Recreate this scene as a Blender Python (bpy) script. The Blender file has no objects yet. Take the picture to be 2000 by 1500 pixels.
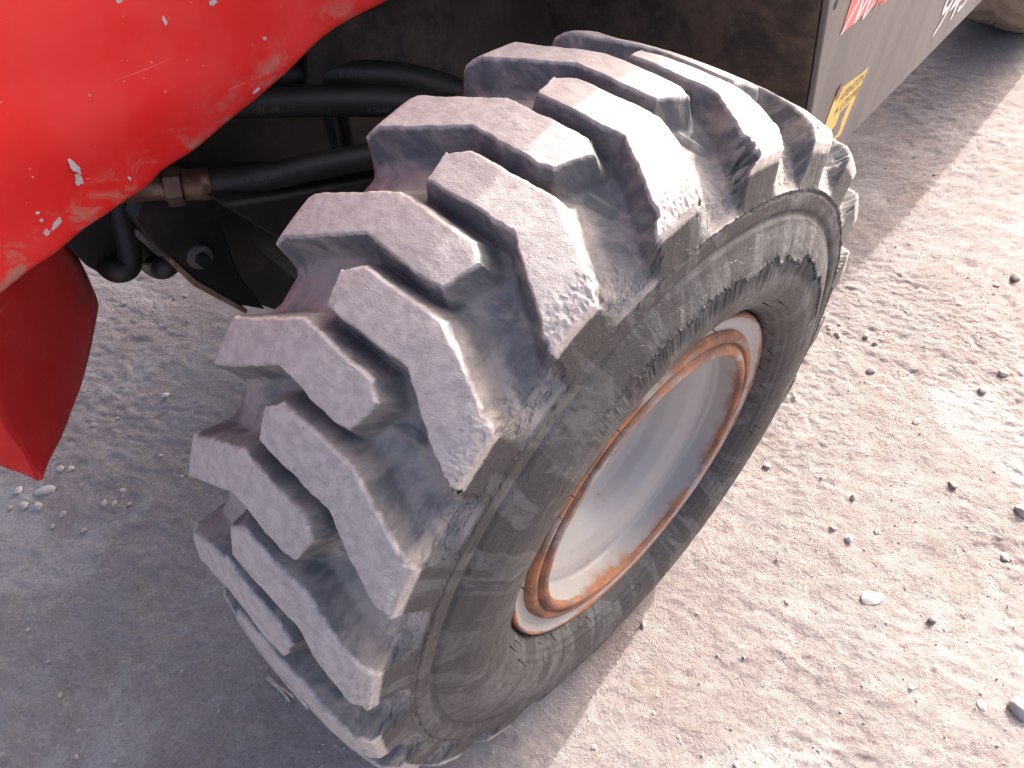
import bpy, math
import numpy as np
from mathutils import Matrix, Vector

scene = bpy.context.scene
COL = scene.collection
G = 0.523                      # height of the wheel centre above the ground

# ------------------------------------------------------------------ camera, sky, sun, exposure
CAM = np.array([0.4554138, -0.57465593, 0.93870685 + G])
RC = np.array([[0.71060838, 0.70352465, -0.00942361],
               [-0.52764157, 0.54171886, 0.6543203],
               [0.4654354, -0.4599932, 0.75615881]])
FPX = 1498.48
cam = bpy.data.cameras.new('camera')
cam.sensor_width = 36.0
cam.lens = FPX / 2000 * 36
cam.clip_start = 0.02
cam.clip_end = 400
camo = bpy.data.objects.new('camera', cam)
COL.objects.link(camo)
M4 = Matrix([[RC[0][i], RC[1][i], RC[2][i], CAM[i]] for i in range(3)] + [[0, 0, 0, 1]])
camo.matrix_world = M4
scene.camera = camo

SUN_EL = math.radians(29.5)
SUN_AZ = math.radians(4.5)     # the light travels towards -y and a little +x
w = bpy.data.worlds.new('World')
scene.world = w
w.use_nodes = True
nt = w.node_tree
bg = nt.nodes['Background']
sky = nt.nodes.new('ShaderNodeTexSky')
sky.sky_type = 'NISHITA'
sky.sun_disc = False
sky.sun_elevation = SUN_EL
sky.sun_rotation = math.radians(-4.5)
sky.air_density = 0.5
sky.dust_density = 9.0
sky.ozone_density = 0.6
nt.links.new(sky.outputs[0], bg.inputs[0])
bg.inputs[1].default_value = 0.15
sun = bpy.data.lights.new('sun', 'SUN')
sun.energy = 2.05
sun.angle = math.radians(0.55)
sun.color = (1.0, 0.96, 0.91)
suno = bpy.data.objects.new('sun', sun)
COL.objects.link(suno)
sd = Vector((math.sin(SUN_AZ) * math.cos(SUN_EL), -math.cos(SUN_AZ) * math.cos(SUN_EL), -math.sin(SUN_EL)))
suno.rotation_euler = sd.to_track_quat('-Z', 'Y').to_euler()
suno.location = (0, 5, 6)
vs = scene.view_settings
vs.view_transform = 'Standard'
vs.look = 'None'
vs.exposure = 2.25
vs.gamma = 1
vs.use_curve_mapping = False
scene.render.resolution_x = 1024
scene.render.resolution_y = 768

# ------------------------------------------------------------------ helpers
def ray(u, v):
    return RC.T @ np.array([(u - 1000) / FPX, -(v - 750) / FPX, -1.0])

def at_z(u, v, z):
    d = ray(u, v); return CAM + d * (z - CAM[2]) / d[2]

def at_x(u, v, x):
    d = ray(u, v); return CAM + d * (x - CAM[0]) / d[0]

def at_d(u, v, D):
    d = ray(u, v); return CAM + d / np.linalg.norm(d) * D

def at_plane(u, v, p0, n):
    d = ray(u, v); return CAM + d * (np.dot(p0 - CAM, n) / np.dot(d, n))

def _hash(ix, iy, iz, seed):
    h = (ix * 374761393 + iy * 668265263 + iz * 2147483647 + seed * 1274126177) & 0xffffffff
    h = ((h ^ (h >> 13)) * 1274126177) & 0xffffffff
    h = ((h ^ (h >> 16)) * 2246822519) & 0xffffffff
    return ((h ^ (h >> 15)) & 0xffff).astype(np.float64) / 65535.0

def vnoise(x, y, z=None, seed=0):
    """value noise in -1..1"""
    x = np.asarray(x, float); y = np.asarray(y, float)
    ix = np.floor(x).astype(np.int64); iy = np.floor(y).astype(np.int64)
    fx = x - ix; fy = y - iy
    fx = fx * fx * fx * (fx * (fx * 6 - 15) + 10); fy = fy * fy * fy * (fy * (fy * 6 - 15) + 10)
    def plane(iz):
        a = _hash(ix, iy, iz, seed); b = _hash(ix + 1, iy, iz, seed)
        c = _hash(ix, iy + 1, iz, seed); d = _hash(ix + 1, iy + 1, iz, seed)
        return (a * (1 - fx) + b * fx) * (1 - fy) + (c * (1 - fx) + d * fx) * fy
    if z is None:
        return plane(np.int64(0)) * 2 - 1
    z = np.asarray(z, float)
    iz = np.floor(z).astype(np.int64); fz = z - iz
    fz = fz * fz * (3 - 2 * fz)
    return (plane(iz) * (1 - fz) + plane(iz + 1) * fz) * 2 - 1

def fbm(x, y, z=None, seed=0, oct=3, gain=0.5):
    s = 0; a = 1; t = 0
    for o in range(oct):
        k = 2.03 ** o
        s = s + a * vnoise(x * k, y * k, None if z is None else z * k, seed + o * 17); t += a; a *= gain
    return s / t

def sstep(a, b, x):
    t = np.clip((x - a) / (b - a), 0, 1); return t * t * (3 - 2 * t)

# ---- node helpers
class NT:
    def __init__(s, name):
        s.m = bpy.data.materials.new(name); s.m.use_nodes = True
        s.t = s.m.node_tree; s.b = s.t.nodes['Principled BSDF']
    def n(s, typ, **kw):
        nd = s.t.nodes.new(typ)
        for k, v in kw.items():
            setattr(nd, k, v)
        return nd
    def l(s, a, b): s.t.links.new(a, b)
    def put(s, sock, val):
        if hasattr(val, 'node') or isinstance(val, bpy.types.NodeSocket): s.l(val, sock)
        else: sock.default_value = val
    def coord(s, kind='Object', scale=(1, 1, 1), attr=None):
        if attr:
            c = s.n('ShaderNodeAttribute', attribute_name=attr).outputs['Vector']
        else:
            c = s.n('ShaderNodeTexCoord').outputs[kind]
        if scale == (1, 1, 1): return c
        mp = s.n('ShaderNodeMapping'); s.l(c, mp.inputs[0]); mp.inputs['Scale'].default_value = scale
        return mp.outputs[0]
    def noise(s, co, scale, detail=4, rough=0.55, dist=0.0):
        nd = s.n('ShaderNodeTexNoise'); s.l(co, nd.inputs['Vector'])
        nd.inputs['Scale'].default_value = scale; nd.inputs['Detail'].default_value = detail
        nd.inputs['Roughness'].default_value = rough; nd.inputs['Distortion'].default_value = dist
        return nd.outputs['Fac']
    def voro(s, co, scale, feature='F1', out='Distance'):
        nd = s.n('ShaderNodeTexVoronoi', feature=feature); s.l(co, nd.inputs['Vector'])
        nd.inputs['Scale'].default_value = scale
        return nd.outputs[out]
    def rng(s, v, a, b, c=0.0, d=1.0, smooth=True):
        nd = s.n('ShaderNodeMapRange'); nd.interpolation_type = 'SMOOTHSTEP' if smooth else 'LINEAR'
        nd.clamp = True if not smooth else nd.clamp
        s.l(v, nd.inputs[0])
        for i, q in zip((1, 2, 3, 4), (a, b, c, d)): nd.inputs[i].default_value = q
        return nd.outputs[0]
    def math(s, op, a, b=0.0, c=None):
        nd = s.n('ShaderNodeMath', operation=op)
        s.put(nd.inputs[0], a); s.put(nd.inputs[1], b)
        if c is not None: s.put(nd.inputs[2], c)
        return nd.outputs[0]
    def mix(s, f, a, b):
        nd = s.n('ShaderNodeMix', data_type='RGBA')
        s.put(nd.inputs[0], f)
        for i, v in ((6, a), (7, b)):
            if isinstance(v, tuple): nd.inputs[i].default_value = (*v, 1) if len(v) == 3 else v
            else: s.l(v, nd.inputs[i])
        return nd.outputs[2]
    def attr(s, name):
        return s.n('ShaderNodeAttribute', attribute_name=name).outputs['Fac']
    def bump(s, h, strength=0.5, dist=0.001, prev=None):
        nd = s.n('ShaderNodeBump'); s.l(h, nd.inputs['Height'])
        nd.inputs['Strength'].default_value = strength; nd.inputs['Distance'].default_value = dist
        if prev is not None: s.l(prev, nd.inputs['Normal'])
        return nd.outputs[0]
    def out(s, col=None, rough=None, normal=None, metal=None, spec=None):
        B = s.b.inputs
        if col is not None: s.put(B['Base Color'], (*col, 1) if isinstance(col, tuple) else col)
        if rough is not None: s.put(B['Roughness'], rough)
        if normal is not None: s.l(normal, B['Normal'])
        if metal is not None: s.put(B['Metallic'], metal)
        if spec is not None: s.put(B['Specular IOR Level'], spec)
        return s.m

# ---- mesh helpers
def mesh_np(name, V, F, mat, parent=None, smooth=True, attrs=None, normals=None):
    me = bpy.data.meshes.new(name)
    V = np.asarray(V, np.float32); F = np.asarray(F, np.int32)
    k = F.shape[1]
    me.vertices.add(len(V)); me.vertices.foreach_set('co', V.ravel())
    me.loops.add(F.size); me.loops.foreach_set('vertex_index', F.ravel())
    me.polygons.add(len(F)); me.polygons.foreach_set('loop_start', np.arange(0, F.size, k, dtype=np.int32))
    me.polygons.foreach_set('loop_total', np.full(len(F), k, np.int32))
    me.polygons.foreach_set('use_smooth', np.full(len(F), smooth))
    me.update(calc_edges=True)
    if attrs:
        for an, a in attrs.items():
            if a.ndim == 2:
                at = me.attributes.new(an, 'FLOAT_VECTOR', 'POINT'); at.data.foreach_set('vector', a.astype(np.float32).ravel())
            else:
                at = me.attributes.new(an, 'FLOAT', 'POINT'); at.data.foreach_set('value', a.astype(np.float32))
    if normals is not None:
        me.normals_split_custom_set_from_vertices([tuple(n) for n in normals.tolist()])
    me.materials.append(mat)
    o = bpy.data.objects.new(name, me); COL.objects.link(o)
    if parent is not None: o.parent = parent
    return o

def mesh_py(name, V, F, mat, parent=None, smooth=False):
    me = bpy.data.meshes.new(name)
    me.from_pydata([tuple(float(c) for c in v) for v in V], [], [tuple(f) for f in F])
    me.update()
    if smooth: me.polygons.foreach_set('use_smooth', [True] * len(me.polygons))
    me.materials.append(mat)
    o = bpy.data.objects.new(name, me); COL.objects.link(o)
    if parent is not None: o.parent = parent
    return o

def bevel(o, w=0.003, seg=2):
    m = o.modifiers.new('bevel', 'BEVEL'); m.width = w; m.segments = seg; m.limit_method = 'ANGLE'; m.angle_limit = math.radians(35)
    for p in o.data.polygons: p.use_smooth = True
    m.harden_normals = True
    return o

def prism(name, pts, off, mat, parent=None, bev=0.003):
    """closed solid: polygon pts (3-D) and the same polygon moved by off"""
    pts = [np.array(p, float) for p in pts]; n = len(pts); off = np.array(off, float)
    nrm = sum(np.cross(pts[i], pts[(i + 1) % n]) for i in range(n))
    if np.dot(nrm, off) > 0: pts = pts[::-1]
    V = pts + [p + off for p in pts]
    F = [tuple(range(n)), tuple(range(2 * n - 1, n - 1, -1))]
    F += [(i, i + n, (i + 1) % n + n, (i + 1) % n) for i in range(n)]
    o = mesh_py(name, V, F, mat, parent)
    return bevel(o, bev) if bev else o

def catmull(P, n=10):
    P = [np.array(p, float) for p in P]
    Q = [2 * P[0] - P[1]] + P + [2 * P[-1] - P[-2]]
    out = []
    for i in range(1, len(Q) - 2):
        for k in range(n):
            t = k / n
            a, b, c, d = Q[i - 1], Q[i], Q[i + 1], Q[i + 2]
            out.append(0.5 * (2 * b + (c - a) * t + (2 * a - 5 * b + 4 * c - d) * t * t + (3 * b - 3 * c + d - a) * t ** 3))
    out.append(P[-1]); return out

def tube(name, path, r, mat, parent=None, seg=20, closed_caps=True, smooth=True):
    path = [np.array(p, float) for p in path]; n = len(path)
    rr = r if hasattr(r, '__len__') else [r] * n
    T = [path[min(i + 1, n - 1)] - path[max(i - 1, 0)] for i in range(n)]
    T = [t / np.linalg.norm(t) for t in T]
    up = np.array([0, 0, 1.0]) if abs(T[0][2]) < 0.9 else np.array([1.0, 0, 0])
    N = np.cross(T[0], up); N /= np.linalg.norm(N)
    V = []; F = []
    for i in range(n):
        N = N - T[i] * np.dot(N, T[i]); N /= np.linalg.norm(N); B = np.cross(T[i], N)
        for k in range(seg):
            a = 2 * math.pi * k / seg
            V.append(path[i] + rr[i] * (N * math.cos(a) + B * math.sin(a)))
    for i in range(n - 1):
        for k in range(seg):
            k2 = (k + 1) % seg
            F.append((i * seg + k, i * seg + k2, (i + 1) * seg + k2, (i + 1) * seg + k))
    if closed_caps:
        F.append(tuple(range(seg - 1, -1, -1))); F.append(tuple(range((n - 1) * seg, n * seg)))
    o = mesh_py(name, V, F, mat, parent, smooth)
    return o

def text_mesh(s, size=1.0):
    """flat text as (verts, faces) with its left end at x=0, baseline y=0"""
    cu = bpy.data.curves.new('lettering', 'FONT'); cu.body = s; cu.size = size; cu.resolution_u = 3
    o = bpy.data.objects.new('lettering', cu); COL.objects.link(o)
    dg = bpy.context.evaluated_depsgraph_get(); dg.update()
    me = bpy.data.meshes.new_from_object(o.evaluated_get(dg))
    V = np.array([v.co[:] for v in me.vertices]); F = [tuple(p.vertices) for p in me.polygons]
    bpy.data.objects.remove(o); bpy.data.curves.remove(cu); bpy.data.meshes.remove(me)
    V[:, 0] -= V[:, 0].min()
    return V, F

def top(o, label, cat, group=None):
    o['label'] = label; o['category'] = cat
    if group: o['group'] = group
    return o

# ------------------------------------------------------------------ materials
def mat_ground():
    s = NT('dusty_ground'); c = s.coord()
    n1 = s.noise(c, 1.6, 6, 0.6, 0.3); n2 = s.noise(c, 9, 6, 0.65); n3 = s.noise(c, 55, 5, 0.7); n4 = s.noise(c, 230, 3, 0.7)
    col = s.mix(s.rng(n1, 0.35, 0.68), (0.35, 0.292, 0.276), (0.43, 0.374, 0.355))
    mo = s.noise(c, 22, 5, 0.7)
    col = s.mix(s.rng(mo, 0.50, 0.58, 0, 0.45), col, (0.31, 0.262, 0.255))
    col = s.mix(s.rng(mo, 0.48, 0.38, 0, 0.4), col, (0.46, 0.42, 0.40))
    col = s.mix(s.rng(n2, 0.52, 0.75, 0, 0.55), col, (0.29, 0.225, 0.20))
    col = s.mix(s.rng(n3, 0.56, 0.78, 0, 0.5), col, (0.52, 0.47, 0.44))
    col = s.mix(s.rng(n3, 0.45, 0.25, 0, 0.45), col, (0.25, 0.20, 0.185))
    w2 = s.noise(s.coord(scale=(1, 1, 1)), 3.1, 5, 0.6, 0.8)
    col = s.mix(s.rng(w2, 0.54, 0.64, 0, 0.6), col, (0.50, 0.47, 0.455))
    br = s.noise(s.coord(scale=(1.3, 0.9, 1)), 4.3, 5, 0.7, 0.5)
    col = s.mix(s.rng(br, 0.56, 0.68, 0, 0.32), col, (0.34, 0.245, 0.19))
    n5 = s.noise(c, 140, 6, 0.8)
    col = s.mix(s.rng(n5, 0.51, 0.60, 0, 0.42), col, (0.22, 0.175, 0.165))  # random mottling in the colour, standing in for occlusion between the bumps
    col = s.mix(s.rng(n5, 0.47, 0.38, 0, 0.35), col, (0.54, 0.50, 0.48))
    bl = s.noise(s.coord(scale=(1, 1, 1)), 2.3, 5, 0.65, 0.4)
    col = s.mix(s.rng(bl, 0.51, 0.60, 0, 0.40), col, (0.34, 0.33, 0.335))
    b = s.bump(n4, 1.0, 0.0045)
    b = s.bump(n5, 1.0, 0.009, b)
    return s.out(col, 0.95, b, spec=0.2)

def mat_rubber():
    s = NT('dusty_tyre_rubber')
    tc = s.coord(attr='tc'); h = s.attr('h'); side = s.attr('side'); r = s.attr('rad')
    n1 = s.noise(tc, 14, 6, 0.65, 0.4); n2 = s.noise(tc, 70, 6, 0.7); n3 = s.noise(tc, 420, 4, 0.7); n4 = s.noise(tc, 5, 4, 0.6)
    dust = s.mix(s.rng(n2, 0.38, 0.62), (0.325, 0.287, 0.267), (0.415, 0.370, 0.344))
    dust = s.mix(s.rng(n1, 0.52, 0.68, 0, 0.25), dust, (0.235, 0.220, 0.222))
    gr = s.noise(tc, 900, 2, 0.8)
    dust = s.mix(s.rng(gr, 0.58, 0.68, 0, 0.5), dust, (0.50, 0.46, 0.44))
    floor = s.mix(s.rng(n1, 0.35, 0.62), (0.135, 0.130, 0.131), (0.305, 0.262, 0.236))
    floor = s.mix(s.rng(n2, 0.6, 0.75, 0, 0.4), floor, (0.27, 0.23, 0.21))
    wall = s.mix(s.rng(n1, 0.42, 0.65), (0.088, 0.089, 0.094), (0.245, 0.208, 0.186))
    # the worn top faces carry the dust; edges are rubbed
    ed = s.math('ADD', h, s.math('MULTIPLY', s.math('SUBTRACT', n2, 0.5), 0.22))
    topm = s.rng(ed, 0.86, 0.985)
    wm = s.rng(h, 0.06, 0.30)
    col = s.mix(wm, floor, wall)
    col = s.mix(topm, col, dust)
    # sidewall: scuffed black rubber with dry dust films and darker rubbed patches
    tcs = s.coord(attr='tc', scale=(0.35, 1, 1.6)); sw = s.noise(tcs, 22, 7, 0.7, 1.2)
    scol = s.mix(s.rng(sw, 0.34, 0.66), (0.038, 0.039, 0.041), (0.090, 0.090, 0.092))
    pt = s.noise(s.coord(attr='tc', scale=(1, .6, 1)), 8, 5, 0.55, 1.5)
    scol = s.mix(s.rng(pt, 0.47, 0.51, 0, 0.85), scol, (0.025, 0.023, 0.024))
    scol = s.mix(s.rng(n2, 0.68, 0.74, 0, 0.6), scol, (0.24, 0.22, 0.21))
    scol = s.mix(s.rng(n3, 0.62, 0.75, 0, 0.35), scol, (0.26, 0.24, 0.23))
    col = s.mix(side, col, scol)
    sc1 = s.noise(s.coord(attr='tc', scale=(0.035, 1, 1)), 240, 3, 0.6, 0.4)
    scol_m = s.math('MULTIPLY', s.math('MULTIPLY', s.rng(sc1, 0.68, 0.73), s.rng(n1, 0.48, 0.58)), side)
    col = s.mix(s.math('MULTIPLY', scol_m, 0.7), col, (0.25, 0.235, 0.225))
    # fine nicks and cracks
    crk = s.voro(s.coord(attr='tc', scale=(1, 1, 1)), 46, 'DISTANCE_TO_EDGE')
    cm = s.math('MULTIPLY', s.math('MULTIPLY', s.rng(crk, 0.028, 0.0), s.rng(n2, 0.47, 0.55)), side)
    fl = s.noise(s.coord(attr='tc', scale=(1, 0.35, 1)), 210, 3, 0.7, 2.0)
    nick = s.math('MULTIPLY', s.rng(fl, 0.63, 0.70), s.rng(n1, 0.45, 0.60))
    col = s.mix(s.math('MULTIPLY', cm, 0.75), col, (0.03, 0.03, 0.032))
    col = s.mix(s.math('MULTIPLY', nick, s.math('MULTIPLY', topm, 0.8)), col, (0.07, 0.068, 0.072))
    hh = s.math('SUBTRACT', s.math('ADD', n3, s.math('MULTIPLY', n2, 1.6)), s.math('ADD', s.math('MULTIPLY', cm, 1.6), nick))
    b = s.bump(hh, 0.75, 0.0011)
    stria = s.noise(s.coord(attr='tc', scale=(0.12, 1, 1)), 260, 3, 0.6)
    b = s.bump(s.math('MULTIPLY', stria, side), 0.25, 0.001, b)
    rough = s.mix(side, (0.80,) * 3, (0.50,) * 3)
    return s.out(col, s.math('ADD', s.math('MULTIPLY', side, -0.30), s.math('ADD', 0.70, s.math('MULTIPLY', n2, 0.22))), b, spec=0.5)

def mat_rim():
    s = NT('rusty_white_rim')
    tc = s.coord(attr='tc'); r = s.attr('rad'); x = s.attr('side')
    n1 = s.noise(tc, 16, 6, 0.7, 0.3); n2 = s.noise(tc, 75, 6, 0.75); n3 = s.noise(tc, 6, 4, 0.6)
    paint = s.mix(n2, (0.285, 0.272, 0.262), (0.335, 0.318, 0.305))
    paint = s.mix(s.rng(n3, 0.5, 0.65, 0, 0.45), paint, (0.31, 0.275, 0.25))
    rust = s.mix(s.rng(n1, 0.4, 0.62), (0.120, 0.062, 0.042), (0.30, 0.120, 0.055))
    rust = s.mix(s.rng(n2, 0.6, 0.72, 0, 0.5), rust, (0.31, 0.235, 0.195))
    # attribute 'side' is 0..1: how exposed to rust that ring of the rim is
    f = s.math('ADD', x, s.math('MULTIPLY', s.math('SUBTRACT', s.math('ADD', s.math('MULTIPLY', n1, 0.6), s.math('MULTIPLY', n3, 0.6)), 0.6), 2.2))
    f = s.rng(f, 0.36, 0.80)
    col = s.mix(f, paint, rust)
    sp = s.rng(s.voro(tc, 42, 'F1'), 0.16, 0.07)
    sp = s.math('MULTIPLY', sp, s.rng(n1, 0.50, 0.60))
    col = s.mix(s.math('MULTIPLY', sp, 0.85), col, (0.25, 0.13, 0.08))
    rough = s.math('ADD', 0.42, s.math('MULTIPLY', f, 0.40))
    b = s.bump(s.math('ADD', n2, s.math('MULTIPLY', f, n1)), 0.35, 0.0010)
    return s.out(col, rough, b, spec=0.5)

def mat_red(dark=False):
    s = NT('scratched_red_paint' if not dark else 'red_paint_shaded_copy')
    c = s.coord(); e = s.attr('edge')
    n1 = s.noise(c, 9, 5, 0.6); n2 = s.noise(c, 60, 6, 0.75); n3 = s.noise(c, 260, 3, 0.6); n4 = s.noise(c, 25, 5, 0.7, 0.6)
    col = s.mix(n1, (0.53, 0.009, 0.008), (0.60, 0.018, 0.014))
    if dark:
        col = s.mix(n1, (0.40, 0.008, 0.010), (0.46, 0.012, 0.013))  # same red made darker: shade of the lower plate put into the colour
    film = s.rng(n1, 0.40, 0.62, 0, 0.07 if not dark else 0.05)
    col = s.mix(film, col, (0.56, 0.17, 0.17))
    # dry mud towards the free edge
    dm = s.math('MULTIPLY', s.rng(e, 0.06, 0.0), s.rng(n4, 0.48, 0.66))
    col = s.mix(s.math('MULTIPLY', dm, 0.8), col, (0.25, 0.17, 0.12))
    # chips down to primer
    ch = s.math('MULTIPLY', s.rng(s.voro(c, 34, 'F1'), 0.055, 0.03), s.rng(n1, 0.56, 0.62))
    ch2 = s.math('MULTIPLY', s.rng(s.voro(c, 95, 'F1'), 0.12, 0.05), s.rng(n4, 0.54, 0.62))
    chp = s.math('MULTIPLY', s.math('MAXIMUM', ch, ch2), s.rng(n3, 0.35, 0.55))
    col = s.mix(s.math('MULTIPLY', chp, 0.85 if not dark else 0.25), col, (0.55, 0.50, 0.46))
    # long hair scratches
    sc = s.noise(s.coord(scale=(1, 0.7, 16)), 12, 2, 0.5)
    sm = s.math('MULTIPLY', s.rng(sc, 0.70, 0.74), s.rng(n1, 0.42, 0.56))
    col = s.mix(s.math('MULTIPLY', sm, 0.4), col, (0.66, 0.22, 0.20))
    rough = s.math('ADD', s.math('MULTIPLY', n2, 0.25), s.math('ADD', 0.36, s.math('MULTIPLY', dm, 0.4)))
    b = s.bump(s.math('SUBTRACT', s.math('MULTIPLY', n2, 0.5), chp), 0.25, 0.0008)
    return s.out(col, rough, b, spec=0.35)

def mat_simple(name, a, b_, scale=20, rough=0.7, bump=0.3, metal=0.0, spec=0.5, dist=0.001, lo=0.35, hi=0.65, stretch=(1, 1, 1)):
    s = NT(name); c = s.coord(scale=stretch)
    n = s.noise(c, scale, 6, 0.7, 0.3); n2 = s.noise(c, scale * 9, 4, 0.7)
    col = s.mix(s.rng(n, lo, hi), a, b_)
    bb = s.bump(s.math('ADD', n, n2), bump, dist)
    return s.out(col, s.math('ADD', rough - 0.1, s.math('MULTIPLY', n2, 0.2)), bb, metal, spec)

def mat_chassis():
    s = NT('greasy_black_steel'); c = s.coord()
    n = s.noise(c, 12, 7, 0.75, 0.4); n2 = s.noise(c, 60, 5, 0.7)
    col = s.mix(s.rng(n, 0.45, 0.7), (0.010, 0.009, 0.009), (0.032, 0.024, 0.020))
    col = s.mix(s.rng(n2, 0.66, 0.76, 0, 0.6), col, (0.09, 0.065, 0.055))
    return s.out(col, 0.6, s.bump(n2, 0.4, 0.0015), spec=0.4)

def mat_dirty_panel():
    s = NT('dirt_caked_black_plate'); c = s.coord()
    n = s.noise(c, 7, 8, 0.75, 0.3); n2 = s.noise(c, 45, 6, 0.75); n3 = s.noise(s.coord(scale=(1, 1, 0.25)), 16, 5, 0.7)
    col = s.mix(s.rng(n, 0.38, 0.66), (0.028, 0.025, 0.023), (0.10, 0.070, 0.054))
    col = s.mix(s.rng(n2, 0.52, 0.70, 0, 0.7), col, (0.028, 0.027, 0.028))
    col = s.mix(s.rng(n3, 0.55, 0.7, 0, 0.5), col, (0.095, 0.08, 0.068))
    return s.out(col, 0.85, s.bump(s.math('ADD', n, n2), 0.6, 0.002), spec=0.3)

def mat_grey_panel():
    s = NT('dusty_grey_paint'); c = s.coord()
    n = s.noise(c, 5, 4, 0.6); n2 = s.noise(c, 40, 6, 0.7); n3 = s.noise(s.coord(scale=(1, 1, 0.18)), 9, 4, 0.6)
    col = s.mix(s.rng(n3, 0.35, 0.65), (0.105, 0.098, 0.099), (0.145, 0.135, 0.133))
    col = s.mix(s.rng(n2, 0.55, 0.8, 0, 0.35), col, (0.24, 0.22, 0.21))
    sp = s.rng(s.voro(c, 60, 'F1'), 0.07, 0.03)
    col = s.mix(s.math('MULTIPLY', sp, s.rng(n, 0.5, 0.55)), col, (0.5, 0.47, 0.45))
    return s.out(col, s.math('ADD', 0.38, s.math('MULTIPLY', n2, 0.2)), s.bump(n2, 0.12, 0.0008), 0.25, 0.5)

MG = mat_ground(); MR = mat_rubber(); MRIM = mat_rim(); MRED = mat_red(); MRED_SHADED = mat_red(True)
MCH = mat_chassis(); MDP = mat_dirty_panel(); MGP = mat_grey_panel()
MHOSE = mat_simple('black_hose_rubber', (0.010, 0.009, 0.009), (0.022, 0.019, 0.018), 25, 0.55, 0.2)
MPRINT = mat_simple('faded_print', (0.09, 0.085, 0.085), (0.05, 0.047, 0.047), 60, 0.8, 0.0)
MBRASS = mat_simple('rusty_plated_fitting', (0.10, 0.050, 0.032), (0.16, 0.10, 0.07), 30, 0.45, 0.3, 0.5)
MSTEEL = mat_simple('bare_dusty_steel', (0.16, 0.15, 0.145), (0.26, 0.23, 0.21), 30, 0.5, 0.3, 0.5)
MRUST = mat_simple('rusty_edge_steel', (0.16, 0.085, 0.05), (0.26, 0.17, 0.12), 35, 0.8, 0.4)
MSTONE = mat_simple('limestone_pebble', (0.36, 0.315, 0.29), (0.47, 0.42, 0.39), 40, 0.9, 0.6, spec=0.2)
MSTONEB = mat_simple('brown_clod', (0.34, 0.275, 0.245), (0.43, 0.36, 0.33), 60, 0.95, 0.7, spec=0.1)
MSTONEW = mat_simple('white_chip', (0.50, 0.47, 0.45), (0.60, 0.57, 0.54), 40, 0.85, 0.3, spec=0.2)
MWOOD = mat_simple('weathered_wood', (0.33, 0.27, 0.23), (0.46, 0.40, 0.35), 60, 0.9, 0.6, stretch=(1, 1, 1))
MYEL = mat_simple('yellow_vinyl', (0.50, 0.34, 0.075), (0.56, 0.40, 0.11), 30, 0.45, 0.05)
MREDV = mat_simple('red_vinyl', (0.55, 0.09, 0.08), (0.60, 0.11, 0.10), 30, 0.4, 0.05)
MWHT = mat_simple('white_vinyl', (0.55, 0.53, 0.53), (0.62, 0.60, 0.60), 30, 0.4, 0.05)
MINK = mat_simple('black_ink', (0.05, 0.045, 0.03), (0.08, 0.07, 0.05), 30, 0.5, 0.0)
MHOLE = mat_simple('black_hole', (0.01, 0.01, 0.01), (0.02, 0.018, 0.018), 30, 0.8, 0.0)
MREAR = mat_simple('mud_coated_rubber', (0.20, 0.155, 0.12), (0.30, 0.245, 0.20), 8, 0.9, 0.5, spec=0.2, dist=0.003)

# ------------------------------------------------------------------ ground
def ground_height(x, y):
    lo = 0.010 * fbm(x / 0.55, y / 0.55, seed=3, oct=3)
    # streaky crust of trampled marl
    a = math.radians(35)
    u = x * math.cos(a) + y * math.sin(a); v = -x * math.sin(a) + y * math.cos(a)
    m = fbm(u / 0.07, v / 0.045, seed=11, oct=3)
    k = fbm(u / 0.022, v / 0.014, seed=23, oct=3)
    pits = sstep(0.35, 0.75, fbm(x / 0.030, y / 0.030, seed=41, oct=2))
    rough = 0.55 + 0.45 * fbm(x / 0.4, y / 0.4, seed=57, oct=2)
    h = lo + 0.0035 * m + rough * (0.0055 * k - 0.0048 * pits)
    # calm and level where the wheels stand
    d1 = np.exp(-(((x + 0.02) / 0.22) ** 2 + (y / 0.26) ** 2))
    d2 = np.exp(-(((x + 0.33) / 0.30) ** 2 + ((y - 3.35) / 0.30) ** 2))
    keep = 1 - np.clip(d1 + d2, 0, 1)
    shade = 0.95 + 0.05 * sstep(-0.25, 0.05, x)      # the ground under the machine is packed smoother
    return (h * shade) * keep - 0.003

def axis(segs):
    out = []
    for a, b, st in segs:
        n = max(1, int(round((b - a) / st))); out += list(np.linspace(a, b, n, endpoint=False))
    return np.array(out + [segs[-1][1]])
gx = axis([(-150, -20, 12), (-20, -5, 1.5), (-5, -2.2, 0.15), (-2.2, -0.2, 0.007), (-0.2, 0.12, 0.0045), (0.12, 0.95, 0.0034), (0.95, 1.3, 0.02), (1.3, 5, 0.2), (5, 20, 1.5), (20, 150, 12)])
gy = axis([(-150, -20, 12), (-20, -3, 1.5), (-3, -1.2, 0.1), (-1.2, -0.5, 0.0055), (-0.5, 1.4, 0.0034), (1.4, 2.6, 0.009), (2.6, 4.2, 0.016), (4.2, 8, 0.2), (8, 20, 1.5), (20, 150, 12)])
X, Y = np.meshgrid(gx, gy, indexing='ij')
Z = ground_height(X, Y)
nx, ny = len(gx), len(gy)
idx = np.arange(nx * ny).reshape(nx, ny)
F = np.stack([idx[:-1, :-1], idx[1:, :-1], idx[1:, 1:], idx[:-1, 1:]], -1).reshape(-1, 4)
ground = mesh_np('ground', np.stack([X, Y, Z], -1).reshape(-1, 3), F, MG)
ground['kind'] = 'structure'

# ------------------------------------------------------------------ the machine
machine = bpy.data.objects.new('telehandler', None)
COL.objects.link(machine)
top(machine, 'red and grey work machine with a chunky worn front tyre and rusty white rim', 'telehandler')

# ---- front tyre: one swept surface, lugs standing on the carcass
XC = -0.0125
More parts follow.
